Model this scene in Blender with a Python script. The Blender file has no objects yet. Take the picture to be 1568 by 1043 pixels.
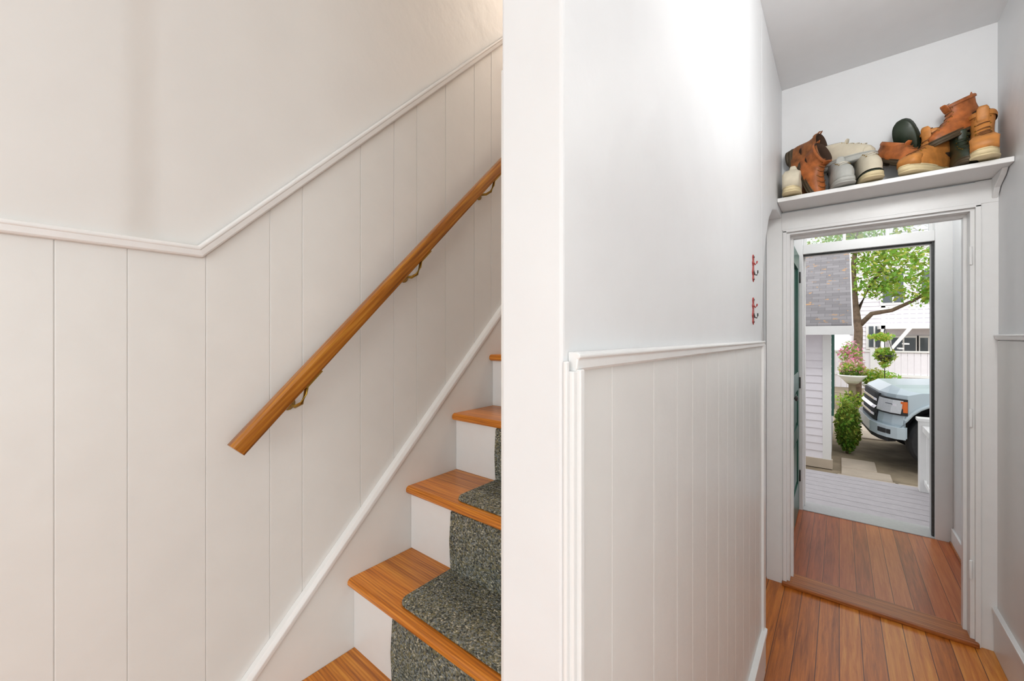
import bpy, bmesh, math, random
from mathutils import Matrix, Vector
random.seed(7)
ZOOM = None
sc = bpy.context.scene
try:
    sc.view_settings.view_transform = 'Standard'
except Exception:
    pass

def S(r, g, b):
    def f(c):
        c /= 255.0
        return c/12.92 if c <= .04045 else ((c+.055)/1.055)**2.4
    return (f(r), f(g), f(b), 1)

# ------------------------------------------------------------------ materials
class NT:
    def __init__(s, name):
        s.m = bpy.data.materials.new(name); s.m.use_nodes = True
        s.t = s.m.node_tree; s.b = s.t.nodes['Principled BSDF']
    def n(s, typ, **kw):
        x = s.t.nodes.new(typ)
        for k, v in kw.items():
            if k in ('operation', 'blend_type', 'data_type', 'feature', 'noise_dimensions', 'wave_type', 'bands_direction', 'color_ramp'):
                setattr(x, k, v)
            else:
                x.inputs[k.replace('_', ' ')].default_value = v
        return x
    def l(s, a, b): s.t.links.new(a, b)
    def coord(s, scale=(1, 1, 1), rot=(0, 0, 0)):
        c = s.n('ShaderNodeTexCoord'); m = s.n('ShaderNodeMapping')
        m.vector_type = 'TEXTURE'
        m.inputs['Scale'].default_value = tuple(1.0/q for q in scale); m.inputs['Rotation'].default_value = rot
        s.l(c.outputs['Object'], m.inputs['Vector']); return m.outputs['Vector']
    def ramp(s, fac, stops):
        r = s.n('ShaderNodeValToRGB'); e = r.color_ramp.elements
        while len(e) < len(stops): e.new(.5)
        for i, (p, c) in enumerate(stops): e[i].position = p; e[i].color = c
        s.l(fac, r.inputs[0]); return r.outputs[0]
    def bump(s, h, strength=.3, dist=.01):
        b = s.n('ShaderNodeBump', Strength=strength, Distance=dist)
        s.l(h, b.inputs['Height']); s.l(b.outputs[0], s.b.inputs['Normal'])

def paint(name, col, rough=.45, var=.03, bs=14, bstr=.12, dist=.01):
    k = NT(name); v = k.coord()
    n = k.n('ShaderNodeTexNoise', Scale=bs, Detail=4.0); k.l(v, n.inputs['Vector'])
    a = tuple(max(0, c*(1-var)) for c in col[:3])+(1,); b = tuple(min(1, c*(1+var)) for c in col[:3])+(1,)
    k.l(k.ramp(n.outputs[0], [(.3, a), (.7, b)]), k.b.inputs['Base Color'])
    k.b.inputs['Roughness'].default_value = rough
    k.bump(n.outputs[0], bstr, dist); return k.m

def wood(name, dark, mid, light, scale=(30, 2, 30), rot=(0, 0, 0), rough=.35, wmix=.12):
    k = NT(name); v = k.coord(scale, rot)
    n = k.n('ShaderNodeTexNoise', Scale=1.6, Detail=7.0, Roughness=.62, Distortion=.3); k.l(v, n.inputs['Vector'])
    w = k.n('ShaderNodeTexWave', Scale=1.2, Distortion=3.0, Detail=2.0); w.bands_direction = 'DIAGONAL'; k.l(v, w.inputs['Vector'])
    mx = k.n('ShaderNodeMix'); mx.inputs[0].default_value = wmix
    k.l(n.outputs[0], mx.inputs[2]); k.l(w.outputs['Fac'], mx.inputs[3])
    k.l(k.ramp(mx.outputs[0], [(.3, dark), (.5, mid), (.68, light)]), k.b.inputs['Base Color'])
    k.b.inputs['Roughness'].default_value = rough
    k.bump(mx.outputs[0], .1, .002); return k.m

def floorwood(name, cols, width=.085, rough=.3):
    k = NT(name); c = k.n('ShaderNodeTexCoord'); sp = k.n('ShaderNodeSeparateXYZ')
    k.l(c.outputs['Object'], sp.inputs[0])
    d = k.n('ShaderNodeMath', operation='DIVIDE'); d.inputs[1].default_value = width; k.l(sp.outputs[0], d.inputs[0])
    fl = k.n('ShaderNodeMath', operation='FLOOR'); k.l(d.outputs[0], fl.inputs[0])
    fr = k.n('ShaderNodeMath', operation='FRACT'); k.l(d.outputs[0], fr.inputs[0])
    wn = k.n('ShaderNodeTexWhiteNoise', noise_dimensions='1D'); k.l(fl.outputs[0], wn.inputs['W'])
    cb = k.n('ShaderNodeCombineXYZ'); k.l(wn.outputs[0], cb.inputs[2])
    ad = k.n('ShaderNodeVectorMath', operation='MULTIPLY_ADD'); ad.inputs[1].default_value = (45, 2.2, 1)
    k.l(c.outputs['Object'], ad.inputs[0])
    m2 = k.n('ShaderNodeVectorMath', operation='MULTIPLY'); m2.inputs[1].default_value = (0, 0, 40); k.l(cb.outputs[0], m2.inputs[0])
    k.l(m2.outputs[0], ad.inputs[2])
    n = k.n('ShaderNodeTexNoise', Scale=1.3, Detail=7.0, Roughness=.7, Distortion=.5); k.l(ad.outputs[0], n.inputs['Vector'])
    mx = k.n('ShaderNodeMix'); mx.inputs[0].default_value = .22; k.l(n.outputs[0], mx.inputs[2]); k.l(wn.outputs[0], mx.inputs[3])
    col = k.ramp(mx.outputs[0], [(.28, cols[0]), (.48, cols[1]), (.70, cols[2])])
    a1 = k.n('ShaderNodeMath', operation='SUBTRACT'); a1.inputs[1].default_value = .5; k.l(fr.outputs[0], a1.inputs[0])
    a2 = k.n('ShaderNodeMath', operation='ABSOLUTE'); k.l(a1.outputs[0], a2.inputs[0])
    a3 = k.n('ShaderNodeMath', operation='GREATER_THAN'); a3.inputs[1].default_value = .482; k.l(a2.outputs[0], a3.inputs[0])
    mc = k.n('ShaderNodeMix', data_type='RGBA'); k.l(a3.outputs[0], mc.inputs[0]); k.l(col, mc.inputs[6]); mc.inputs[7].default_value = S(92, 44, 16)
    k.l(mc.outputs[2], k.b.inputs['Base Color']); k.b.inputs['Roughness'].default_value = rough
    inv = k.n('ShaderNodeMath', operation='SUBTRACT'); inv.inputs[0].default_value = 1; k.l(a3.outputs[0], inv.inputs[1])
    k.bump(inv.outputs[0], .3, .002); return k.m

def speckle(name, stops, scale=150, rough=.95, bstr=.8, dist=.004):
    k = NT(name); v = k.coord()
    vo = k.n('ShaderNodeTexVoronoi', Scale=float(scale)); k.l(v, vo.inputs['Vector'])
    sp = k.n('ShaderNodeSeparateColor'); k.l(vo.outputs['Color'], sp.inputs[0])
    k.l(k.ramp(sp.outputs[0], stops), k.b.inputs['Base Color']); k.b.inputs['Roughness'].default_value = rough
    iv = k.n('ShaderNodeMath', operation='SUBTRACT'); iv.inputs[0].default_value = 1; k.l(vo.outputs['Distance'], iv.inputs[1])
    k.bump(iv.outputs[0], bstr, dist); return k.m

def glass(name):
    k = NT(name); k.b.inputs['Base Color'].default_value = (.9, .95, .95, 1)
    k.b.inputs['Roughness'].default_value = .03; k.b.inputs['Transmission Weight'].default_value = .9
    k.b.inputs['IOR'].default_value = 1.1
    n = k.n('ShaderNodeTexNoise', Scale=3.0); k.l(k.coord(), n.inputs['Vector']); k.bump(n.outputs[0], .02, .002)
    return k.m

M = {}
M['wall'] = paint('wall_paint_white', S(229, 230, 231), .45, .014, 8, .3, .01)
M['wallwarm'] = paint('stair_wall_paint', S(226, 224, 221), .5, .014, 6, .35, .012)
M['trim'] = paint('trim_paint_gloss', S(235, 235, 234), .3, .01, 24, .2, .004)
M['boards'] = paint('beadboard_paint', S(228, 227, 224), .36, .014, 12, .25, .006)
M['ceil'] = paint('ceiling_paint', S(232, 233, 234), .6, .01, 12, .15, .005)
M['tread'] = wood('stair_tread_fir', S(150, 80, 18), S(202, 120, 32), S(226, 150, 54), (2, 60, 60), rough=.28)
M['rail'] = wood('handrail_wood', S(124, 70, 16), S(166, 100, 26), S(194, 130, 42), (45, 2.0, 45), (math.radians(45.8), 0, 0), rough=.22)
M['floor'] = floorwood('fir_floor', [S(140, 72, 18), S(196, 112, 36), S(224, 152, 66)], .08)
M['floor2'] = floorwood('vestibule_fir_floor', [S(132, 62, 26), S(174, 90, 42), S(198, 120, 66)], .075)
M['thresh'] = wood('threshold_wood', S(120, 64, 24), S(164, 94, 40), S(192, 122, 60), (2, 45, 45))
M['carpet'] = speckle('carpet_tweed', [(0, S(60, 62, 60)), (.28, S(98, 100, 90)), (.5, S(134, 127, 92)), (.72, S(124, 132, 134)), (.88, S(146, 146, 134)), (1, S(200, 194, 172))], 225, dist=.005)
M['brass'] = NT('aged_brass').m; b = M['brass'].node_tree.nodes['Principled BSDF']
b.inputs['Base Color'].default_value = S(170, 136, 60); b.inputs['Metallic'].default_value = .9; b.inputs['Roughness'].default_value = .35
M['red'] = paint('red_enamel', S(168, 46, 40), .4, .1, 40)
M['steel'] = paint('dark_metal', S(60, 58, 56), .4, .1, 40)
M['green'] = paint('door_green_paint', S(32, 84, 70), .35, .06, 20)
M['glass'] = glass('window_glass')
M['strip'] = paint('weatherstrip_dark', S(66, 68, 68), .5, .2, 60)
M['alum'] = paint('aluminium_sill', S(176, 176, 176), .35, .05, 40)

def leather(name, col, rough=.5, v=.25):
    return paint(name, col, rough, v, 28, .3, .003)
M['tan'] = leather('leather_tan', S(194, 128, 62))
M['brown'] = leather('leather_brown', S(140, 84, 42), v=.5)
M['orange'] = leather('leather_orange', S(172, 98, 48), v=.4)
M['dkgreen'] = leather('rubber_dark_green', S(46, 56, 42), .4)
M['cream'] = leather('canvas_cream', S(212, 202, 180), .8, .06)
M['greyf'] = leather('canvas_grey', S(184, 184, 178), .8, .08)
M['solec'] = leather('sole_cream', S(222, 204, 162), .6, .05)
M['soled'] = leather('sole_dark', S(78, 66, 48), .6, .1)
M['inner'] = leather('shoe_lining', S(66, 46, 32), .9, .1)
M['lace'] = leather('laces', S(120, 76, 40), .8, .1)
M['lacew'] = leather('laces_white', S(220, 214, 200), .8, .05)

# ------------------------------------------------------------------ builder
class B:
    def __init__(s): s.v = []; s.f = []; s.mats = []; s.M = Matrix.Identity(4)
    def mi(s, m):
        m = M[m] if isinstance(m, str) else m
        if m not in s.mats: s.mats.append(m)
        return s.mats.index(m)
    def add(s, vs, fs, m, smooth=False):
        o = len(s.v); s.v += [tuple(s.M @ Vector(p)) for p in vs]; i = s.mi(m)
        s.f += [(tuple(o+k for k in f), i, smooth) for f in fs]
    def box(s, x0, x1, y0, y1, z0, z1, m):
        vs = [(x, y, z) for x in (x0, x1) for y in (y0, y1) for z in (z0, z1)]
        s.add(vs, [(0, 1, 3, 2), (4, 6, 7, 5), (0, 4, 5, 1), (2, 3, 7, 6), (0, 2, 6, 4), (1, 5, 7, 3)], m)
    def prism(s, pts, a0, a1, m, axis='x', smooth=False):
        def P(a, p): return (a, p[0], p[1]) if axis == 'x' else ((p[0], a, p[1]) if axis == 'y' else (p[0], p[1], a))
        n = len(pts); vs = [P(a0, p) for p in pts]+[P(a1, p) for p in pts]
        side = [(i, (i+1) % n, n+(i+1) % n, n+i) for i in range(n)]; caps = [tuple(range(n)), tuple(range(2*n-1, n-1, -1))]
        if smooth:
            s.add(vs, caps, m, False); s.add(vs, side, m, True)
        else:
            s.add(vs, caps+side, m)
    def loft(s, rings, m, smooth=True, cap0=True, cap1=True):
        n = len(rings[0]); vs = [p for r in rings for p in r]; fs = []
        for j in range(len(rings)-1):
            for i in range(n):
                fs.append((j*n+i, j*n+(i+1) % n, (j+1)*n+(i+1) % n, (j+1)*n+i))
        if cap0: fs.append(tuple(range(n)))
        if cap1: fs.append(tuple(range((len(rings)-1)*n, len(rings)*n)))
        s.add(vs, fs, m, smooth)
    def tube(s, pts, r, m, n=10, radii=None):
        pts = [Vector(p) for p in pts]; rings = []
        for i, p in enumerate(pts):
            d = (pts[min(i+1, len(pts)-1)]-pts[max(i-1, 0)]).normalized()
            up = Vector((0, 0, 1)) if abs(d.z) < .9 else Vector((1, 0, 0))
            a = d.cross(up).normalized(); c = d.cross(a).normalized(); rr = radii[i] if radii else r
            rings.append([tuple(p+a*rr*math.cos(2*math.pi*k/n)+c*rr*math.sin(2*math.pi*k/n)) for k in range(n)])
        s.loft(rings, m)
    def lathe(s, prof, m, n=24, axis='z', c=(0, 0, 0)):
        rings = []
        for r, h in prof:
            rg = []
            for k in range(n):
                a = 2*math.pi*k/n; p = (r*math.cos(a), r*math.sin(a), h)
                if axis == 'x': p = (p[2], p[0], p[1])
                if axis == 'y': p = (p[0], p[2], p[1])
                rg.append((c[0]+p[0], c[1]+p[1], c[2]+p[2]))
            rings.append(rg)
        s.loft(rings, m)
    def sweep(s, path, prof, m, x):
        """path: (y,z) pts ; prof: list of (dx out, dn normal offset)"""
        P = [Vector(p) for p in path]; rings = []
        for i, p in enumerate(P):
            d0 = (P[i]-P[i-1]).normalized() if i > 0 else (P[1]-P[0]).normalized()
            d1 = (P[i+1]-P[i]).normalized() if i < len(P)-1 else d0
            n0 = Vector((-d0.y, d0.x)); n1 = Vector((-d1.y, d1.x)); nn = (n0+n1).normalized(); k = 1/max(.3, nn.dot(n0))
            rings.append([(x+a, p.x+nn.x*b*k, p.y+nn.y*b*k) for a, b in prof])
        s.loft(rings, m, smooth=False)
    def build(s, name, bevel=0, seg=2, subsurf=0):
        me = bpy.data.meshes.new(name); me.from_pydata(s.v, [], [f[0] for f in s.f])
        for m in s.mats: me.materials.append(m)
        for p, f in zip(me.polygons, s.f): p.material_index = f[1]; p.use_smooth = f[2]
        bm = bmesh.new(); bm.from_mesh(me)
        bmesh.ops.recalc_face_normals(bm, faces=bm.faces); bm.to_mesh(me); bm.free()
        o = bpy.data.objects.new(name, me); sc.collection.objects.link(o)
        if bevel:
            md = o.modifiers.new('bevel', 'BEVEL'); md.width = bevel; md.segments = seg; md.limit_method = 'ANGLE'; md.angle_limit = math.radians(35)
        return o
def T(x=0, y=0, z=0, rx=0, ry=0, rz=0, sc_=1):
    from mathutils import Euler
    return Matrix.Translation((x, y, z)) @ Euler([math.radians(a) for a in (rx, ry, rz)]).to_matrix().to_4x4() @ Matrix.Scale(sc_, 4)

# ------------------------------------------------------------------ constants
H = 1.42; CE = 2.84; W = 1.195
PX0, PX1 = -.355, -.258; RX = .556; EY = 2.8; PY = .415
RUN, RISE = .2167, .2235
noseY = lambda k: .65+RUN*(k-3)
topZ = lambda k: RISE*k

# ------------------------------------------------------------------ shell
b = B()
# the plaster left of the stair foot stands a touch proud, with a soft rounded edge
cv = [(-W+.008-.006*(1-math.cos(math.pi*t/8)), .14+.075*t/8) for t in range(9)]
b.prism([(-1.3, -2.3), (-1.3, 3.95), (-W-.004, 3.95), (-W-.004, 3.9)]+cv[::-1]+[(-W+.008, .1), (-W+.008, -2.25), (-W+.008, -2.3)], 1.62, 4.3, 'wallwarm', 'z', smooth=True)
b.box(-1.32, -W-.004, -2.3, 3.95, 0, 1.62, 'wallwarm'); b.build('wall_left')
ys = [-2.3, -1.9, -1.75, -1.6, -1.46, -1.31, -1.17, -1.02, -.9, -.75, -.6, -.48, -.33, -.2, -.07, .051, .156, .295, .437, .522, .703, .828, .925, 1.063, 1.223, 1.33, 1.46, 1.6, 1.72, 1.86, 2.0, 2.14, 2.3, 2.43, 2.6]
railZ = lambda y: 1.62 if y < .282 else 1.62+1.022*(y-.282)
b = B()
for a, c in zip(ys[:-1], ys[1:]):
    g = .0008
    pts = [(a+g, 0), (c-g, 0), (c-g, railZ(c))]
    if a < .282 < c: pts.append((.282, 1.62))
    pts.append((a+g, railZ(a)))
    b.prism(pts, -W-.0035, -W, 'boards')
b.prism([(-2.3, 0), (2.6, 0), (2.6, railZ(2.6)), (.282, 1.62), (-2.3, 1.62)], -W-.0038, -W-.0018, 'boards')
b.build('wainscot_stair', .0011, 2)  # beadboard wainscot panels along the stair wall
b = B()
b.sweep([(-2.3, 1.62), (.282, 1.62), (2.6, 1.62+1.022*2.318)],
        [(0, -.011), (.013, -.011), (.016, -.007), (.018, .004), (.020, .006), (.020, .012), (.016, .015), (0, .015)], 'trim', -W)
b.build('trim_1', .002)
# skirt
b = B()
b.prism([(.05, 0), (.35, 0), (3.0, 2.65), (3.0, 3.145), (.05, .195)], -W, -W+.014, 'boards')
b.sweep([(.05, .2), (3.0, 3.15)], [(0, -.012), (.022, -.012), (.024, 0), (.018, .012), (0, .014)], 'trim', -W)
b.build('trim_2', .002)

# partition
b = B()
b.box(PX0, PX1, PY, 2.02, 0, CE, 'wall')
b.box(PX0, PX0+.01, 2.02, EY, 0, CE, 'wall')
b.prism([(2.02, 1.40), (2.05, 1.62), (2.09, 1.76), (2.15, 1.87), (2.25, 1.98), (2.38, 2.05), (2.55, 2.09), (EY, 2.1), (EY, CE), (2.02, CE)], PX0+.01, PX1, 'wall')
b.box(PX0, PX1, PY, 3.95, CE, 4.3, 'wallwarm')
b.build('wall_partition', .006, 3)
b = B(); b.box(PX0-.006, PX0+.002, PY+.006, 2.8, 0, 1.785, 'boards'); b.build('trim_3', .002)
# hall wainscot on partition
b = B()
seq = [.54, .708, .84, .95, 1.07, 1.2, 1.31, 1.43, 1.56, 1.68, 1.81, 1.93, 2.0]
p = PY+.035
for q in seq:
    b.box(PX1+.001, PX1+.005, p+.0008, q-.0008, .18, 1.385, 'boards'); p = q
b.box(PX1, PX1+.0032, PY+.035, 2.0, .18, 1.385, 'boards')
b.build('wainscot_hall', .0012, 2)
b = B()
prof = [(0, -.016), (.010, -.016), (.013, -.012), (.014, -.001), (.017, .001), (.017, .005), (.012, .008), (0, .008)]
b.sweep([(PY+.012, 1.393), (2.0, 1.393)], prof, 'trim', PX1)
b.box(PX1, PX1+.012, PY+.006, PY+.03, 0, 1.378, 'trim')
b.box(PX1, PX1+.017, PY+.014, PY+.024, 0, 1.38, 'trim')
b.box(PX1, PX1+.006, PY-.0, PY+.007, 0, 1.39, 'trim')
b.box(PX1-.02, PX1+.014, 1.97, 2.028, 0, 1.385, 'trim')
b.build('trim_4', .002)
b = B(); b.box(PX1, PX1+.016, PY+.02, 2.0, 0, .17, 'trim'); b.box(PX1, PX1+.024, PY+.02, 2.0, .17, .19, 'trim'); b.build('baseboard_left', .003)

# right wall
b = B(); b.box(RX, RX+.12, .35, EY, 0, CE, 'wall'); b.box(RX, 2.4, .25, .35, 0, CE, 'wall'); b.build('wall_right')
b = B(); b.sweep([(.35, 1.42), (EY-.02, 1.42)], [(-a, c) for a, c in prof], 'trim', RX); b.build('trim_5', .002)
b = B(); b.box(RX-.016, RX, .35, EY-.02, 0, .18, 'trim'); b.box(RX-.022, RX, .35, EY-.02, .18, .2, 'trim'); b.build('baseboard_right', .003)
b = B(); b.box(RX-.005, RX, .36, EY-.02, .2, 1.4, 'boards'); b.build('wainscot_right')  # wainscot panel on the right wall

# end wall with doorway
DX0, DX1, DZ = -.225, .476, 2.005
b = B()
b.box(PX0, DX0, EY, EY+.11, 0, DZ, 'wall'); b.box(DX1, RX+.12, EY, EY+.11, 0, DZ, 'wall')
b.box(PX0, RX+.12, EY, EY+.11, DZ, CE, 'wall'); b.build('wall_end')
b = B()
b.box(-.332, DX0-.008, EY-.02, EY, 0, 2.1, 'trim'); b.box(DX0-.026, DX0-.008, EY-.03, EY-.02, 0, 2.02, 'trim')
b.box(DX1+.008, RX, EY-.02, EY, 0, 2.13, 'trim'); b.box(DX1+.008, DX1+.026, EY-.03, EY-.02, 0, 2.02, 'trim')
b.box(PX1, RX, EY-.022, EY, DZ+.02, 2.125, 'trim'); b.box(DX0-.026, DX1+.026, EY-.03, EY-.022, DZ+.006, DZ+.024, 'trim')
b.box(DX0-.01, DX0+.006, EY-.012, EY+.13, 0, DZ+.01, 'trim'); b.box(DX1-.006, DX1+.01, EY-.012, EY+.13, 0, DZ+.01, 'trim')
b.box(DX0-.009, DX1+.009, EY-.0125, EY+.13, DZ-.006, DZ+.0095, 'trim')
b.box(DX0, DX0+.018, EY+.05, EY+.09, 0, DZ-.006, 'trim'); b.box(DX1-.018, DX1, EY+.05, EY+.09, 0, DZ-.006, 'trim'); b.box(DX0, DX1, EY+.0505, EY+.0895, DZ-.02, DZ-.005, 'trim')
for z in (.3, 1.0, 1.75): b.lathe([(.001, 0), (.006, 0), (.006, .085), (.001, .085)], 'trim', 10, 'z', (DX1-.004, EY-.016, z))
b.build('trim_6', .0025)
# shelf
b = B()
b.box(PX1+.001, RX-.001, 2.565, EY, 2.133, 2.155, 'trim')
b.prism([(EY-.022, 2.04), (EY-.022, 2.133), (2.63, 2.133), (2.66, 2.11), (2.74, 2.08)], RX-.022, RX-.003, 'trim')
b.build('wall_shelf', .003)

# floor & ceiling
b = B(); b.box(-1.32, 2.4, -2.3, EY+.02, -.06, 0, 'floor'); b.build('floor')
b = B(); b.box(PX0, 1.0, EY+.1, 4.06, -.06, .014, 'floor2'); b.build('floor.001')
b = B(); b.box(DX0-.03, DX1+.02, EY-.045, EY+.1, -.002, .024, 'thresh'); b.build('trim_7', .008, 3)
b = B(); b.box(PX0, 2.4, -2.3, EY+.1, CE, CE+.1, 'ceil'); b.box(-1.32, PX0, -2.3, PY, CE, CE+.1, 'ceil')
b.box(PX0, 1.0, EY+.1, 4.1, 2.62, 2.7, 'ceil'); b.build('ceiling')
b = B(); b.box(-1.32, PX0, PY-.1, PY, CE+.1, 4.3, 'wallwarm'); b.box(-1.32, PX0, 3.95, 4.05, 0, 4.3, 'wallwarm'); b.box(-1.32, PX1, PY-.1, 4.05, 4.3, 4.4, 'ceil')
b.box(-W, PX0, 2.85, 3.95, 3.03, 3.13, 'tread'); b.build('wall_stairwell')
# foyer behind camera
b = B()
b.box(-1.32, -.9, -2.4, -2.3, 0, CE, 'wall'); b.box(1.6, 2.4, -2.4, -2.3, 0, CE, 'wall'); b.box(-.9, 1.6, -2.4, -2.3, 0, .8, 'wall'); b.box(-.9, 1.6, -2.4, -2.3, 2.4, CE, 'wall')
b.box(2.4, 2.5, -2.4, -1.7, 0, CE, 'wall'); b.box(2.4, 2.5, .0, .35, 0, CE, 'wall'); b.box(2.4, 2.5, -1.7, 0, 0, .7, 'wall'); b.box(2.4, 2.5, -1.7, 0, 2.4, CE, 'wall'); b.build('wall_back')
b = B()
for x in (-.9, .33, 1.56): b.box(x, x+.04, -2.37, -2.33, .8, 2.4, 'trim')
for z in (.8, 1.58, 2.36): b.box(-.9, 1.6, -2.37, -2.33, z, z+.04, 'trim')
b.build('window_1', .003)
b = B()
for y in (-1.7, -.87, -.04): b.box(2.43, 2.47, y, y+.04, .7, 2.4, 'trim')
for z in (.7, 1.53, 2.36): b.box(2.43, 2.47, -1.7, 0, z, z+.04, 'trim')
b.build('added_side_window', .003)  # unseen side window, added to go with the fill from the right
# vestibule
b = B(); b.box(PX0-.02, PX0+.01, EY+.11, 4.06, 0, 2.65, 'wall'); b.build('wall_vestibule')
b = B(); b.box(.60, .70, EY+.11, 4.06, 0, 2.65, 'wall')
b.box(.588, .60, EY+.11, 4.0, 0, .12, 'trim'); b.box(.586, .60, 3.55, 3.66, 0, 2.3, 'trim'); b.box(.580, .588, EY+.11, 4.0, 0, .03, 'thresh'); b.build('wall_vestibule.001', .002)
# exterior wall
OX0, OX1, OZ = -.229, .516, 2.085
b = B()
b.box(-4, OX0-.05, 4.06, 4.2, -.6, 4.4, 'wall'); b.box(OX1+.05, 5, 4.06, 4.2, -.6, 4.4, 'wall'); b.box(OX0-.05, OX1+.05, 4.06, 4.2, 2.5, 4.4, 'wall'); b.box(OX0-.05, OX1+.05, 4.06, 4.2, -.6, -.03, 'wall')
b.build('wall_exterior')
b = B()
b.box(OX0-.06, OX0, 4.02, 4.22, 0, 2.5, 'trim'); b.box(OX1, OX1+.085, 4.02, 4.22, 0, 2.5, 'trim')
b.box(OX0, OX1, 4.03, 4.22, OZ, OZ+.075, 'trim'); b.box(OX0, OX1, 4.03, 4.22, 2.42, 2.5, 'trim')
b.box(OX1-.014, OX1, 4.05, 4.075, .02, OZ, 'strip'); b.box(OX1-.006, OX1, 4.1, 4.2, .02, OZ, 'alum'); b.box(OX0, OX1, 4.06, 4.09, OZ-.012, OZ, 'strip')
b.box(OX0, OX0+.012, 4.12, 4.15, .02, OZ, 'trim')
b.box(OX0, OX1, 4.02, 4.24, -.02, .02, 'alum')
b.build('trim_8', .003)
b = B()
b.box(OX0, OX1, 4.12, 4.125, OZ+.075, 2.42, 'glass')
for x in (OX0, .02, .27, OX1-.02): b.box(x, x+.02, 4.105, 4.14, OZ+.075, 2.42, 'trim')
b.build('window_2', .002)

# green door, opened against vestibule wall
b = B()
dx0, dx1, a, c = -.290, -.252, 3.28, 4.0
b.box(dx0, dx1, a, a+.11, .03, 2.07, 'green'); b.box(dx0, dx1, c-.11, c, .03, 2.07, 'green')
for z0, z1 in ((.03, .26), (.62, .72), (1.0, 1.14), (1.95, 2.07)): b.box(dx0, dx1, a+.11, c-.11, z0, z1, 'green')
b.box(dx0+.012, dx1-.012, a+.1, c-.1, .2, 1.05, 'green')
for z0, z1 in ((.29, .59), (.75, .97)): b.box(dx0+.006, dx1-.006, a+.15, c-.15, z0, z1, 'green')
b.box(dx0+.018, dx1-.018, a+.1, c-.1, 1.13, 1.96, 'glass')
b.box(dx0+.008, dx1-.008, (a+c)/2-.01, (a+c)/2+.01, 1.13, 1.96, 'green')
b.lathe([(.001, 0), (.02, 0), (.02, .004), (.008, .007), (.008, .018), (.018, .022), (.019, .030), (.012, .036), (.001, .037)], 'steel', 20, 'x', (dx1, a+.05, 1.0))
for z in (.25, 1.0, 1.85): b.lathe([(.001, 0), (.007, 0), (.007, .09), (.001, .09)], 'steel', 10, 'z', (dx1+.004, c, z))
b.build('door_1', .003)

# ------------------------------------------------------------------ staircase
b = B()
for k in range(1, 14):
    y0, z = noseY(k), topZ(k); y1 = y0+RUN+.03; x0, x1 = -W+.0145, PX0-.0065
    yf = y0
    pr = [(y1, z), (yf+.01, z), (yf+.004, z-.003), (yf, z-.009), (yf, z-.018), (yf+.004, z-.024), (yf+.01, z-.027), (y1, z-.027)]
    b.prism(pr, x0, x1, 'tread')
    b.box(x0, x1, y0+.022, y0+.036, topZ(k-1), z-.0275, 'trim')
b.build('staircase', .0012, 1)
b = B()
cx0, cx1 = -.965, -.45
for k in range(1, 14):
    y0, z = noseY(k)+.028, topZ(k); y1 = noseY(k)+RUN+.021
    pts = []
    R = .035
    for t in range(7):
        an = math.pi+math.pi/2*t/6; pts.append((cx0+R+R*math.cos(an), y0+R+R*math.sin(an)))
    for t in range(7):
        an = -math.pi/2+math.pi/2*t/6; pts.append((cx1-R+R*math.cos(an), y0+R+R*math.sin(an)))
    pts += [(cx1, y1), (cx0, y1)]
    b.prism(pts, z, z+.009, 'carpet', 'z')
    yr = noseY(k)+.0215
    zt, zb = z-.028, topZ(k-1)+.001
    pr = [(yr, zt), (yr-.010, zt-.006), (yr-.016, (zt+zb)/2), (yr-.012, zb+.02), (yr-.010, zb), (yr, zb)]
    b.prism(pr, cx0, cx1, 'carpet')
b.build('stair_carpet_runner', .003, 2)

# handrail
b = B()
hx = -1.12; hs = 1.028
hz = lambda y: (-.266+H)+hs*(y-.341)
pf = []
for t in range(16):
    an = 2*math.pi*t/16; cx = math.cos(an); sn = math.sin(an)
    pf.append((.018*math.copysign(abs(cx)**.5, cx), .021*math.copysign(abs(sn)**.5, sn)))
b.sweep([(.335, hz(.335)), (2.7, hz(2.7))], pf, 'rail', hx)
for yb in (.5015, .886, 1.266, 1.65, 2.04, 2.42):
    zb = hz(yb)
    b.lathe([(.001, 0), (.02, 0), (.02, .003), (.012, .008), (.008, .012), (.001, .012)], 'brass', 16, 'x', (-W+.0, yb-.02, zb-.085))
    b.tube([(-W+.01, yb-.02, zb-.085), (hx-.03, yb-.018, zb-.09), (hx-.01, yb-.01, zb-.08), (hx-.002, yb-.004, zb-.055), (hx, yb, zb-.03)], .005, 'brass', 10)
    d = Vector((1, hs)).normalized()
    b.prism([(yb-.03*d.x+.020*d.y, zb-.03*d.y-.020*d.x), (yb+.03*d.x+.020*d.y, zb+.03*d.y-.020*d.x), (yb+.03*d.x+.025*d.y, zb+.03*d.y-.025*d.x), (yb-.03*d.x+.025*d.y, zb-.03*d.y-.025*d.x)], hx-.009, hx+.009, 'brass')
b.build('stair_handrail', 0)

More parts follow.
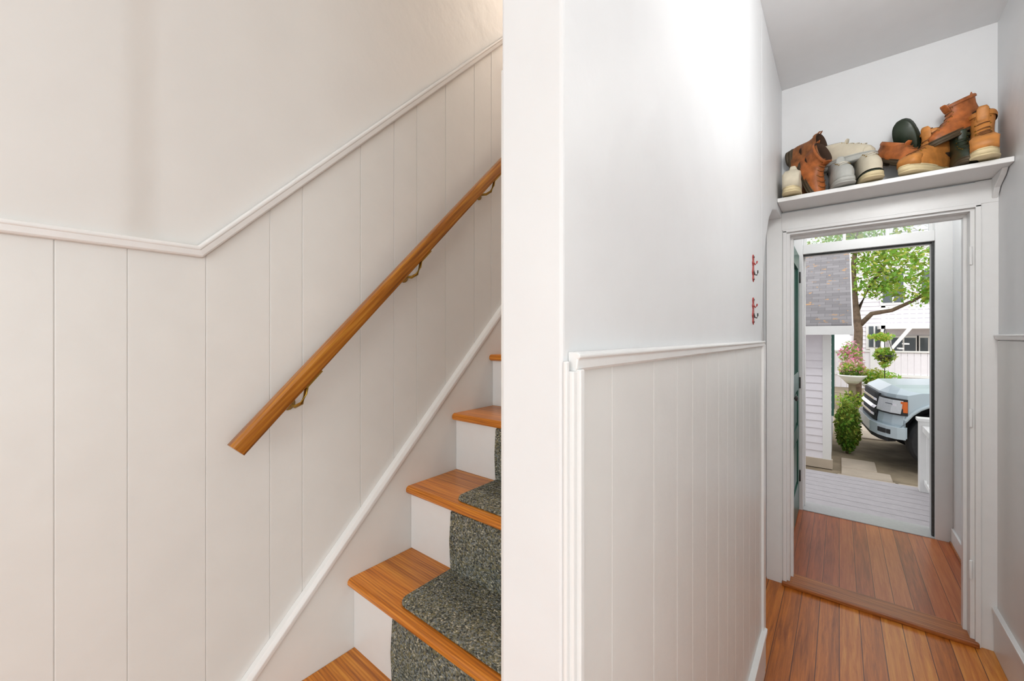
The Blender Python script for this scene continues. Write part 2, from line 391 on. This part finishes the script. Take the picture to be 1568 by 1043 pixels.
# ------------------------------------------------------------------ red hooks
for i, zc in enumerate((H+.262, H+.098)):
    b = B(); yc = 1.79
    pl = [(-.007, .055), (-.016, .045), (-.010, .032), (-.022, .02), (-.010, .008), (-.014, -.006), (-.024, -.02), (-.010, -.032), (-.016, -.046), (0, -.058)]
    pts = pl+[(0+.016, -.046), (.010, -.032), (.024, -.02), (.014, -.006), (.010, .008), (.022, .02), (.010, .032), (.016, .045), (.007, .055)]
    b.prism([(yc+p[0], zc+p[1]*.92) for p in pts], PX1, PX1+.003, 'red')
    b.tube([(PX1+.003, yc, zc+.02), (PX1+.009, yc, zc+.012), (PX1+.013, yc, zc+.018), (PX1+.014, yc, zc+.026)], .0025, 'red', 8)
    b.tube([(PX1+.003, yc, zc-.01), (PX1+.007, yc, zc-.026), (PX1+.013, yc, zc-.028), (PX1+.016, yc, zc-.02), (PX1+.016, yc, zc-.010)], .0025, 'steel', 8)
    for zz in (.042, -.043): b.lathe([(.001, 0), (.004, 0), (.003, .002), (.001, .003)], 'steel', 8, 'x', (PX1+.003, yc, zc+zz))
    b.build('coat_hook', .001)

# ------------------------------------------------------------------ shoes
def outline(xb, xf, w, z, L, n=28, waist=0.0):
    pts = []; a = (xf-xb)/2; xc = (xf+xb)/2
    for k in range(n):
        t = 2*math.pi*k/n; cx = math.cos(t); sn = math.sin(t)
        x = xc+a*math.copysign(abs(cx)**.85, cx); y = w/2*math.copysign(abs(sn)**.8, sn)
        wf = .84+.16*math.cos(t) if (xf-xb) > .7*L else 1
        y *= wf*(1-waist*math.exp(-((x/L-.38)/.16)**2))
        pts.append((x, y, z))
    return pts
def shoe(name, mat, sole, kind, L, matrix, lace='lace', stripe=None, hs=1.0, toe=None):
    """kind boot/low; heel at x=0, toe +x"""
    b = B(); b.M = matrix
    k = L/.29
    b.loft([outline(.004*k, L*.985, .098*k, .006, L, waist=.16), outline(0, L, .104*k, .009, L, waist=.14), outline(-.002*k, L*1.005, .107*k, .024*k, L, waist=.12), outline(.002*k, L*.985, .1*k, .027*k, L, waist=.1)], sole)
    b.loft([outline(0, L*.3, .07*k, -.008*k, L*.3), outline(0, L*.32, .076*k, .008, L*.3)], sole)
    b.loft([outline(L*.4, L*.98, .088*k, 0, L), outline(L*.38, L*.985, .096*k, .008, L)], sole)
    if kind == 'boot':
        R = [(.025, .005, .280, .100), (.045, .001, .279, .103), (.062, 0, .268, .098), (.076, .001, .247, .090), (.088, .003, .218, .080), (.100, .006, .188, .074), (.118, .009, .160, .072), (.140, .010, .146, .074), (.165, .006, .140, .080), (.185, .002, .142, .086)]
    else:
        R = [(.022, .005, .280, .098), (.040, .001, .277, .101), (.054, .001, .262, .095), (.066, .003, .236, .085), (.076, .006, .203, .076), (.084, .008, .172, .072), (.092, .008, .148, .072)]
    rings = [outline(xb*k, xf*k, w*k, z*k*hs, L) for z, xb, xf, w in R]
    b.loft(rings, mat, cap0=False, cap1=False)
    z, xb, xf, w = R[-1]
    b.loft([outline((xb-.003)*k, (xf+.003)*k, (w+.005)*k, (z-.012)*k*hs, L), outline((xb-.004)*k, (xf+.004)*k, (w+.007)*k, (z-.003)*k*hs, L), outline(xb*k, xf*k, w*k, (z+.004)*k*hs, L), outline((xb+.006)*k, (xf-.006)*k, (w-.01)*k, z*k*hs, L), outline((xb+.01)*k, (xf-.012)*k, (w-.016)*k, (z-.03)*k*hs, L), outline((xb+.02)*k, (xf-.03)*k, (w-.03)*k, .04*k, L)], 'inner', cap0=False)
    b.loft([outline((xb-.0035)*k, (xf+.0035)*k, (w+.006)*k, (z-.014)*k*hs, L), outline((xb-.0045)*k, (xf+.0045)*k, (w+.008)*k, (z-.004)*k*hs, L), outline((xb-.001)*k, (xf+.001)*k, (w+.002)*k, (z+.003)*k*hs, L)], mat, cap0=False, cap1=False)
    # welt
    b.loft([outline(.0*k, L*.995, .106*k, .027*k, L, waist=.1), outline(0, L*.996, .1065*k, .031*k, L, waist=.08), outline(.003*k, L*.985, .103*k, .033*k, L, waist=.06)], stripe or ('soled' if sole == 'soled' else sole))
    if toe:
        b.loft([outline(L*.70, .2830*k, .097*k, .03*k, L*.35), outline(L*.71, .2815*k, .097*k, .05*k*hs, L*.35), outline(L*.735, .2685*k, .088*k, .066*k*hs, L*.35), outline(L*.79, .245*k, .06*k, .079*k*hs, L*.35)], toe)
    # tongue
    z, xb, xf, w = R[-1]
    rg = []
    for dx, dz, hw in ((-.006, -.045, .016), (.002, -.025, .019), (.004, -.008, .020), (.007, .008, .019), (.010, .016, .012)):
        rg.append([((xf+dx)*k+.003*k*math.cos(2*math.pi*t/14)-.10*(hw*k*math.sin(2*math.pi*t/14))**2/(.02*k), hw*k*math.sin(2*math.pi*t/14), (z+dz)*k*hs) for t in range(14)])
    b.loft(rg, mat)
    if kind == 'boot':
        b.tube([((xb-.002)*k, 0, (z-.02)*k*hs), ((xb-.01)*k, 0, (z+.005)*k*hs), ((xb-.006)*k, 0, (z+.018)*k*hs), ((xb+.004)*k, 0, (z+.005)*k*hs)], .0035*k, mat, 8)
    for j, (z, xb, xf, w) in enumerate(R[3:]):
        yy = .02*k; X = xf*k+.004; Z = z*k*hs
        b.tube([(X-.012*k, -yy, Z-.002), (X-.001, -yy*.5, Z+.001), (X+.001, 0, Z+.003), (X-.001, yy*.5, Z+.005), (X-.012*k, yy, Z+.007)], .0021*k, lace, 6)
        for sgn in (-1, 1): b.lathe([(.0005, -.002), (.0035*k, 0), (.0005, .002)], 'brass', 8, 'x', (X-.012*k, sgn*yy*1.1, Z))
    return b.build(name)

ST = 2.155+.009
# left cluster: boots standing on their toes, leaning in the corner, over a sneaker
shoe('leather_boot', 'brown', 'soled', 'boot', .30, T(-.222, 2.765, ST+.300, 0, 80, -30), hs=.85)
shoe('leather_boot', 'orange', 'soled', 'boot', .265, T(-.178, 2.725, ST+.205, 0, 64, -42), hs=.80)
shoe('sneaker', 'cream', 'solec', 'low', .26, T(-.188, 2.765, ST, 0, 0, -92), 'lacew', toe='cream', hs=1.7)
# cream and grey shoes
shoe('sneaker', 'cream', 'greyf', 'low', .28, T(-.112, 2.765, ST+.150, 0, 4, -24), 'lacew', stripe='greyf', hs=1.25)
shoe('sneaker', 'greyf', 'greyf', 'low', .28, T(-.026, 2.79, ST, 0, 0, -78), 'lacew', hs=1.6)
shoe('sneaker', 'cream', 'solec', 'low', .28, T(.083, 2.785, ST, 0, 0, -80), 'lacew', stripe='dkgreen', hs=1.8)
shoe('leather_shoe', 'orange', 'soled', 'low', .25, T(.135, 2.765, ST+.14, 0, 28, -44), hs=1.2)
# right cluster
shoe('rubber_boot', 'dkgreen', 'dkgreen', 'low', .28, T(.285, 2.755, ST+.03, 0, -66, 236), lace='dkgreen', hs=.9)
shoe('work_boot', 'tan', 'solec', 'boot', .285, T(.398, 2.765, ST, 0, 0, -128), toe='tan', hs=1.12)
shoe('rubber_boot', 'dkgreen', 'soled', 'boot', .22, T(.418, 2.77, ST, 0, 0, -86), lace='dkgreen', hs=1.15)
shoe('leather_boot', 'orange', 'soled', 'boot', .25, T(.515, 2.765, ST+.215, 0, 24, 214), hs=.9)
shoe('work_boot', 'tan', 'solec', 'boot', .285, T(.503, 2.785, ST, 0, 0, -98), toe='tan', hs=1.28)

# ------------------------------------------------------------------ exterior
GZ = -.33
M['deck'] = paint('deck_boards_grey', S(176, 171, 174), .7, .06, 20, .2)
M['conc'] = paint('concrete_path', S(194, 180, 162), .9, .1, 5, .3)
M['soil'] = paint('ground_soil', S(144, 130, 108), .95, .35, 3, .6, .03)
M['siding'] = paint('siding_white', S(236, 232, 238), .6, .02, 10, .1)
def leafm(name, c):
    k = NT(name); n = k.n('ShaderNodeTexNoise', Scale=4.0, Detail=3.0); k.l(k.coord(), n.inputs['Vector'])
    k.l(k.ramp(n.outputs[0], [(.35, c[0]), (.5, c[1]), (.65, c[2])]), k.b.inputs['Base Color']); k.b.inputs['Roughness'].default_value = .5
    tr = k.n('ShaderNodeBsdfTranslucent'); tr.inputs[0].default_value = c[2]; ms = k.n('ShaderNodeMixShader'); ms.inputs[0].default_value = .5
    out = k.t.nodes['Material Output']; k.l(k.b.outputs[0], ms.inputs[1]); k.l(tr.outputs[0], ms.inputs[2]); k.l(ms.outputs[0], out.inputs[0]); return k.m
M['leaf'] = leafm('leaf_green', (S(92, 150, 48), S(128, 184, 70), S(170, 214, 100)))
M['leafy'] = leafm('leaf_yellowgreen', (S(130, 150, 50), S(176, 186, 74), S(208, 212, 110)))
M['leafd'] = leafm('leaf_dark', (S(60, 96, 36), S(98, 130, 50), S(146, 164, 70)))
M['pink'] = leafm('petal_pink', (S(226, 90, 150), S(240, 130, 180), S(250, 190, 214)))
M['bark'] = paint('bark', S(112, 94, 78), .9, .3, 10, .8, .03)
M['black'] = paint('tire_rubber', S(40, 40, 42), .7, .2, 30)
M['truck'] = paint('truck_paint_blue', S(192, 207, 215), .22, .01, 3, .01)
M['chrome'] = NT('chrome').m; bb = M['chrome'].node_tree.nodes['Principled BSDF']; bb.inputs['Metallic'].default_value = 1; bb.inputs['Roughness'].default_value = .12; bb.inputs['Base Color'].default_value = (.8, .8, .82, 1)
M['amber'] = paint('amber_lens', S(226, 110, 40), .2, .05)
M['lens'] = paint('headlight_lens', S(214, 218, 222), .08, .06, 60)
M['winglass'] = paint('dark_window_glass', S(90, 98, 104), .08, .1, 2)
k = NT('roof_shingles'); v = k.coord((1, 1.25, 1))
br = k.n('ShaderNodeTexBrick', Scale=3.4); k.l(v, br.inputs['Vector'])
br.inputs['Color1'].default_value = S(122, 119, 121); br.inputs['Color2'].default_value = S(142, 139, 141); br.inputs['Mortar'].default_value = S(98, 94, 97); br.inputs['Mortar Size'].default_value = .006
nz = k.n('ShaderNodeTexNoise', Scale=11.0, Detail=3.0); k.l(v, nz.inputs['Vector'])
mm = k.n('ShaderNodeMix', data_type='RGBA'); k.l(k.ramp(nz.outputs[0], [(.63, (0, 0, 0, 1)), (.67, (1, 1, 1, 1))]), mm.inputs[0]); k.l(br.outputs[0], mm.inputs[6]); mm.inputs[7].default_value = S(176, 142, 108)
k.l(mm.outputs[2], k.b.inputs['Base Color']); k.b.inputs['Roughness'].default_value = .9; k.bump(br.outputs['Fac'], .3, .01); M['shingle'] = k.m

b = B(); b.box(-30, 40, 4.2, 60, GZ-.2, GZ-.01, 'soil'); b.build('ground')
b = B()
for i, (x0, x1, y0, y1) in enumerate([(-.02, .52, 5.72, 6.6), (.54, 1.9, 5.72, 6.6), (.02, .5, 6.62, 6.95), (.02, .38, 6.97, 7.5)]):
    b.box(x0, x1, y0, y1, GZ-.05, GZ+.01, 'conc')
for i in range(3): b.box(.30, .62-.04*i, 9.2+i*1.0, 10.18+i*1.0, GZ-.05, GZ+.01, 'conc')
b.build('concrete_path', .01)
b = B()
for i in range(10):
    y0 = 4.24+i*.142; b.box(-1.5, 2.2, y0, y0+.134, -.11, -.08, 'deck')
b.box(-1.5, 2.2, 5.64, 5.66, -.28, -.085, 'deck'); b.box(-1.5, 2.2, 4.24, 5.64, GZ, -.112, 'deck')
b.build('porch_deck', .003)
b = B()
b.box(.60, .70, 5.50, 5.60, -.08, .60, 'trim'); b.box(.585, .715, 5.485, 5.615, .60, .63, 'trim')
b.box(.62, .69, 4.3, 5.5, .5, .56, 'trim'); b.box(.63, .67, 4.3, 5.5, 0, .04, 'trim')
for i in range(9): b.box(.635, .665, 4.36+i*.125, 4.39+i*.125, .03, .5, 'trim')
b.build('porch_railing', .004)

# shed
b = B()
sx, sy = -.088, 6.8
b.box(-3.2, sx-.012, sy+.012, 9.6, GZ, 1.55, 'siding')
n = 17; hgt = (1.5-(GZ+.12))/n
for i in range(n):
    z0 = GZ+.12+i*hgt
    b.prism([(sy-.014, z0), (sy+.0, z0+hgt), (sy+.013, z0+hgt), (sy+.013, z0)], -3.2, sx-.08, 'siding')
    b.prism([(sx+.004, z0), (sx-.010, z0+hgt), (sx-.02, z0+hgt), (sx-.02, z0)], sy+.09, 9.6, 'siding', 'y')
b.box(sx-.085, sx+.006, sy-.02, sy+.09, GZ+.02, 1.5, 'trim')
b.box(-3.2, sx+.02, sy-.03, sy+.05, GZ, GZ+.12, 'conc')
b.prism([(sy, 1.5), (9.6, 1.5), (8.2, 2.66)], sx-.02, sx, 'siding')
b.box(sx, sx+.03, 7.25, 7.32, .3, 1.45, 'green'); b.box(sx, sx+.03, 7.95, 8.02, .3, 1.45, 'green'); b.box(sx, sx+.02, 7.32, 7.95, .35, 1.4, 'winglass')
b.prism([(6.5, 1.52), (6.5, 1.57), (8.2, 2.80), (9.9, 1.57), (9.9, 1.52), (8.2, 2.73)], -3.3, .12, 'shingle')
b.box(-3.3, .13, 6.475, 6.5, 1.44, 1.55, 'trim'); b.prism([(6.5, 1.43), (6.5, 1.53), (8.2, 2.74), (8.2, 2.64)], .10, .135, 'trim')
b.box(-3.2, .1, 6.5, sy, 1.46, 1.49, 'siding')
b.build('garden_shed')
# leaves
def leaves(b, c, r, n, size, mats, shell=.5):
    for i in range(n):
        d = Vector((random.gauss(0, 1), random.gauss(0, 1), random.gauss(0, 1))).normalized()*(shell+(1-shell)*random.random())
        p = Vector((c[0]+d.x*r[0], c[1]+d.y*r[1], c[2]+d.z*r[2]))
        a = Vector((random.gauss(0, 1), random.gauss(0, 1), random.gauss(0, 1))).normalized(); q = a.cross(Vector((random.random(), random.random(), 1))).normalized()
        s_ = size*(.6+.8*random.random())
        b.add([p-a*s_, p-q*s_*.5+a*.1*s_, p+a*s_, p+q*s_*.5+a*.1*s_], [(0, 1, 2, 3)], random.choice(mats))
def blob(b, c, r, m, n=12):
    b.lathe([(max(.001, r[0]*math.sin(math.pi*j/n)), -r[2]*math.cos(math.pi*j/n)) for j in range(n+1)], m, 16, 'z', c)
b = B(); blob(b, (.10, 7.9, .05), (.12, .12, .33), 'leafd'); leaves(b, (.10, 7.9, .06), (.16, .18, .38), 1400, .028, [M['leafd'], M['leafy'], M['leaf']], .8); b.tube([(.10, 7.9, GZ-.02), (.10, 7.9, 0)], .03, 'bark'); b.build('boxwood_shrub')
def planter(name, x, y, zr, r, flower, gr, nf=200):
    b = B()
    b.lathe([(.001, zr-r*.75), (r*.45, zr-r*.75), (r*.7, zr-r*.45), (r*.95, zr-.05), (r*1.05, zr-.02), (r*1.05, zr), (r*.9, zr), (r*.85, zr-.05), (.001, zr-.05)], 'trim', 28, 'z', (x, y, 0))
    b.lathe([(.001, GZ), (r*.6, GZ), (r*.6, GZ+.05), (r*.3, GZ+.12), (r*.26, zr-r*.9), (r*.45, zr-r*.75), (.001, zr-r*.75)], 'soil', 20, 'z', (x, y, 0))
    blob(b, (x, y, zr+.06), (r*.8, r*.8, .10), 'leafd')
    leaves(b, (x, y, zr+.13), (r*1.05, r*1.05, .2), 420, .04, gr, .5)
    leaves(b, (x, y, zr+.17), (r*1.0, r*1.0, .22), nf, .035, flower, .8)
    leaves(b, (x, y-.1, GZ+.22), (r*1.3, r*1.2, .24), 420, .045, gr+[M['leafd']], .3)
    b.build(name)
planter('flower_planter', .24, 12.6, .50, .26, [M['pink'], M['pink'], M['cream']], [M['leaf'], M['leafy']], 320)
planter('flower_planter', .62, 12.7, .30, .2, [M['leafy']], [M['leaf'], M['leafy']])
b = B(); leaves(b, (.22, 13.6, .95), (.28, .3, .38), 500, .045, [M['pink'], M['pink'], M['leaf'], M['leaf']], .3); leaves(b, (.9, 13.8, .3), (.35, .3, .28), 500, .05, [M['leafy'], M['leaf']], .3)
b.tube([(.22, 13.6, GZ-.02), (.22, 13.6, .8)], .03, 'bark'); b.tube([(.9, 13.8, GZ-.02), (.9, 13.8, .3)], .03, 'bark'); b.build('flower_bed')
b = B(); hb = (.80, 12.4, 1.0)
b.lathe([(.001, -.16), (.08, -.14), (.15, -.03), (.16, 0), (.001, 0)], 'steel', 20, 'z', hb)
leaves(b, (hb[0], hb[1], hb[2]), (.20, .20, .17), 420, .045, [M['leaf'], M['leafd'], M['leafy']], .5)
leaves(b, (hb[0], hb[1], hb[2]-.2), (.12, .12, .12), 90, .04, [M['leaf'], M['leafy']], .3)
leaves(b, (hb[0]-.06, hb[1], hb[2]+.40), (.24, .2, .10), 200, .045, [M['leafy'], M['leaf']], .4)
for dx in (-.15, .15): b.tube([(hb[0]+dx, hb[1], hb[2]), (hb[0], hb[1], hb[2]+.6)], .006, 'steel', 6)
b.tube([(hb[0], hb[1]+.05, GZ-.02), (hb[0], hb[1]+.05, hb[2]+.6), (hb[0], hb[1], hb[2]+.62)], .008, 'steel', 8)
b.build('hanging_flower_basket')
# fence
b = B()
for i in range(50):
    x0 = -1+i*.15; b.box(x0, x0+.142, 18, 18.03, GZ, .92, 'siding')
for i in range(5): b.box(-1+i*1.8, -.88+i*1.8, 17.95, 18.07, GZ, 1.02, 'trim')
b.box(-1, 6.5, 17.96, 18.05, .90, .95, 'trim'); b.box(-1, 6.5, 17.97, 18.0, .1, .18, 'trim')
b.build('picket_fence')
# house
b = B()
b.box(.6, 12, 26, 34, GZ, 7, 'siding')
for i in range(34): b.prism([(25.96, GZ+i*.2), (26.0, GZ+i*.2+.2), (26.01, GZ+i*.2)], .6, 12, 'siding')
for x0, z0, x1, z1 in ((1.9, .5, 2.7, 1.35), (2.85, .5, 3.4, 1.35), (1.1, .9, 1.5, 1.9), (1.6, 3.0, 2.3, 4.4), (2.9, 3.0, 3.6, 4.4), (4.5, 3, 5.2, 4.4)):
    b.box(x0-.1, x1+.1, 25.88, 25.98, z0-.1, z1+.1, 'trim'); b.box(x0, x1, 25.86, 25.9, z0, z1, 'winglass'); b.box((x0+x1)/2-.03, (x0+x1)/2+.03, 25.84, 25.9, z0, z1, 'trim')
b.box(1.4, 6, 24.4, 26, 1.75, 1.9, 'trim')
for i in range(20): b.box(1.45+i*.22, 1.51+i*.22, 24.42, 24.46, 1.9, 2.7, 'trim')
b.box(1.4, 6, 24.4, 24.5, 2.7, 2.78, 'trim')
for x in (1.45, 3.0, 5.5): b.box(x, x+.14, 24.4, 24.54, GZ, 2.85, 'trim')
for i in range(8): b.box(1.0+i*.16, 1.16+i*.16, 23.6, 24.4, GZ+i*.2, GZ+.06+i*.2, 'trim')
b.prism([(.9, GZ), (1.0, GZ), (2.4, 1.8), (2.3, 1.9)], 23.56, 23.62, 'trim', 'y')
b.prism([(.2, 7), (12.4, 7), (6.3, 10.5)], 25.6, 34.2, 'shingle', 'y')
b.build('neighbor_house')
# tree
b = B()
b.tube([(.35, 15, GZ-.05), (.40, 15, .8), (.42, 15, 1.6), (.34, 15, 2.4), (.3, 15, 3.4), (.5, 15, 5)], .1, 'bark', 10, [.14, .11, .10, .08, .06, .04])
b.tube([(.42, 15, 1.7), (.7, 15, 2.05), (1.1, 14.9, 2.12), (1.5, 14.9, 2.35), (2.1, 14.8, 2.8)], .05, 'bark', 8, [.07, .06, .05, .04, .02])
b.tube([(.38, 15, 2.1), (.7, 15.1, 2.9), (1.2, 15.2, 3.8)], .05, 'bark', 8, [.06, .045, .03])
b.tube([(.34, 15, 2.6), (-.1, 15.1, 3.4), (-.8, 15.2, 4.2)], .05, 'bark', 8, [.06, .05, .03])
for c, r, n in (((1.2, 15, 3.4), (1.5, 1.4, 1.0), 1700), ((1.9, 14.6, 2.6), (.75, .8, .5), 520), ((.2, 15.2, 4.2), (1.6, 1.3, 1.2), 1300), ((.9, 14.8, 2.7), (.6, .6, .35), 300), ((1.0, 15, 5.2), (1.6, 1.4, 1), 900)):
    leaves(b, c, r, n, .065, [M['leaf'], M['leaf'], M['leafy'], M['leafd']], .2)
b.build('shade_tree')

# pickup truck
b = B(); b.M = T(.43, 7.15, GZ+.01, 0, 0, 5)
wc, wr = .66, .40; ar = .47
def prof_t(off, zs=0, inset=0):
    P = [(off+.02, .42), (off-.0, .60), (off+.03, .80), (off+.05, .98), (off+.18, 1.07-zs), (1.35, 1.13-zs), (1.5, 1.15-zs)]
    P += [(2.1, 1.72), (2.3, 1.80), (3.5, 1.80), (3.62, 1.72), (3.75, 1.22), (5.7, 1.22), (5.75, .5)]
    for t in range(9):
        an = math.pi*t/8; P.append((4.55+ar*math.cos(an), .46+ar*math.sin(an)*.95))
    for t in range(9):
        an = math.pi*t/8; P.append((wc+ar*math.cos(an), .46+ar*math.sin(an)*.95))
    return P
rows = [(0, .20, .05), (.1, .11, .04), (.25, .045, .02), (.5, 0, 0), (1.5, 0, 0), (1.75, .045, .02), (1.9, .11, .04), (2.0, .20, .05)]
b.loft([[(x, y, z) for x, z in prof_t(o, zs)] for y, o, zs in rows], 'truck', smooth=False)
b.box(.3, 5.4, .3, 1.7, .3, .9, 'black')
def tire(cx, y0, y1):
    s_ = 1 if y1 > y0 else -1; d = abs(y1-y0)
    b.lathe([(.001, .05*s_), (.20, .05*s_), (.25, .01*s_), (.37, 0), (.40, .03*s_), (.40, (d-.03)*s_), (.37, d*s_), (.001, d*s_)], 'black', 36, 'y', (cx, y0, .39))
    b.lathe([(.001, .0), (.05, .0), (.06, .02*s_), (.23, .03*s_), (.255, .004*s_), (.255, .06*s_), (.001, .06*s_)], 'chrome', 24, 'y', (cx, y0, .39))
for cx in (wc, 4.55): tire(cx, .02, .28); tire(cx, 1.98, 1.72)
b.tube([(wc+(ar+.01)*math.cos(math.pi*t/14), -.005, .46+(ar+.01)*.95*math.sin(math.pi*t/14)) for t in range(15)], .022, 'truck', 8)
def cor(y):
    for (ya, oa, _), (yb, ob, _) in zip(rows[:-1], rows[1:]):
        if ya <= y <= yb: return oa+(ob-oa)*(y-ya)/(yb-ya)
def strip(ylist, z0, z1, m, out=.012, side=0):
    f = []
    if side: f.append([(cor(0)+side, -out, z0), (cor(0)+side, -out, z1), (cor(0)+side, .03, z1), (cor(0)+side, .03, z0)])
    for y in ylist:
        o = cor(y); bz = lambda z: o+(.03 if z > .75 else 0)
        f.append([(bz(z0)-out, y-out*.8, z0), (bz(z1)-out, y-out*.8, z1), (bz(z1)+.05, y+.03, z1), (bz(z0)+.05, y+.03, z0)])
    b.loft(f, m, smooth=False)
strip([0, .1, .25, .42], .72, .93, 'black', .01, .05)
strip([.01, .1, .25, .40], .74, .91, 'lens', .016, .0)
strip([.06, .1, .22], .80, .86, 'chrome', .024)
strip([0, .03], .76, .90, 'amber', .02, .045)
strip([.42, .6, 1, 1.4, 1.58], .56, .95, 'black', .012)
for z in (.64, .74, .84): strip([.44, .6, 1, 1.4, 1.56], z, z+.035, 'chrome', .03)
strip([0, .1, .25, .5, 1.5, 1.75, 1.9, 2.0], .42, .57, 'truck', .06, .02)
strip([.1, .25, .5, 1.5, 1.75, 1.9], .36, .43, 'black', .04)
strip([.06, .14, .24], .47, .53, 'black', .066)
b.prism([(1.55, 1.17), (2.12, 1.68), (2.8, 1.70), (2.8, 1.17)], -.006, .0, 'winglass', 'y')
b.build('pickup_truck', .02, 3)

# ------------------------------------------------------------------ lights
def area(name, loc, rot, sx_, sy_, e, col=(1, 1, 1)):
    l = bpy.data.lights.new(name, 'AREA'); l.shape = 'RECTANGLE'; l.size = sx_; l.size_y = sy_; l.energy = e; l.color = col
    o = bpy.data.objects.new(name, l); o.location = loc; o.rotation_euler = [math.radians(a) for a in rot]; sc.collection.objects.link(o); return o
def point(name, loc, e, r, col=(1, 1, 1)):
    l = bpy.data.lights.new(name, 'POINT'); l.energy = e; l.shadow_soft_size = r; l.color = col
    o = bpy.data.objects.new(name, l); o.location = loc; sc.collection.objects.link(o); return o
C0 = (.92, 1, 1); C1 = (1, 1, .99)
area('back_window_fill', (.35, -2.28, 1.6), (90, 0, 0), 2.4, 1.5, 26, C0)  # added area fill, stands in for daylight from the unseen back window
area('side_fill', (2.38, -.85, 1.55), (90, 0, 90), 1.6, 1.6, 25, C0)  # added side fill, brightens the left wall more than the partition end
area('hall_area_fill', (.36, .75, 2.62), (78, 0, 0), .3, .3, 8.5, C1)  # added fill without a fixture, aimed at the end wall
point('hall_point_fill', (.34, 1.48, 2.36), 4.8, .14, C1)  # added point fill out of view, lifts the hall walls and ceiling
area('stairwell_warm_fill', (-.8, 2.6, 4.2), (0, 0, 0), .5, .5, 32, (1, .86, .72))  # added warm fill upstairs, imitates light bounced off the wood
point('vestibule_fill', (.2, 3.5, 2.4), 7.5, .12, C1)  # added point fill without a fixture, brightens the vestibule
su = bpy.data.lights.new('sun', 'SUN'); su.energy = 1.7; su.angle = .5; so = bpy.data.objects.new('sun', su); so.rotation_euler = (math.radians(40), math.radians(20), 0); sc.collection.objects.link(so)
w = bpy.data.worlds.new('overcast_sky'); sc.world = w; w.use_nodes = True; nt = w.node_tree; bg = nt.nodes['Background']
tc = nt.nodes.new('ShaderNodeTexCoord'); nn = nt.nodes.new('ShaderNodeTexNoise'); nn.inputs['Scale'].default_value = 2; rp = nt.nodes.new('ShaderNodeValToRGB')
rp.color_ramp.elements[0].color = (.92, .94, .97, 1); rp.color_ramp.elements[1].color = (1, 1, 1, 1)
nt.links.new(tc.outputs['Generated'], nn.inputs['Vector']); nt.links.new(nn.outputs[0], rp.inputs[0]); nt.links.new(rp.outputs[0], bg.inputs[0]); bg.inputs[1].default_value = 1.45

# ------------------------------------------------------------------ camera
cd = bpy.data.cameras.new('camera'); cd.sensor_width = 36; cd.lens = 14.21; cd.shift_y = -.0041; cd.clip_start = .02; cd.clip_end = 300
co = bpy.data.objects.new('camera', cd); co.location = (0, 0, H); co.rotation_euler = (math.radians(90), 0, math.radians(39)); sc.collection.objects.link(co); sc.camera = co
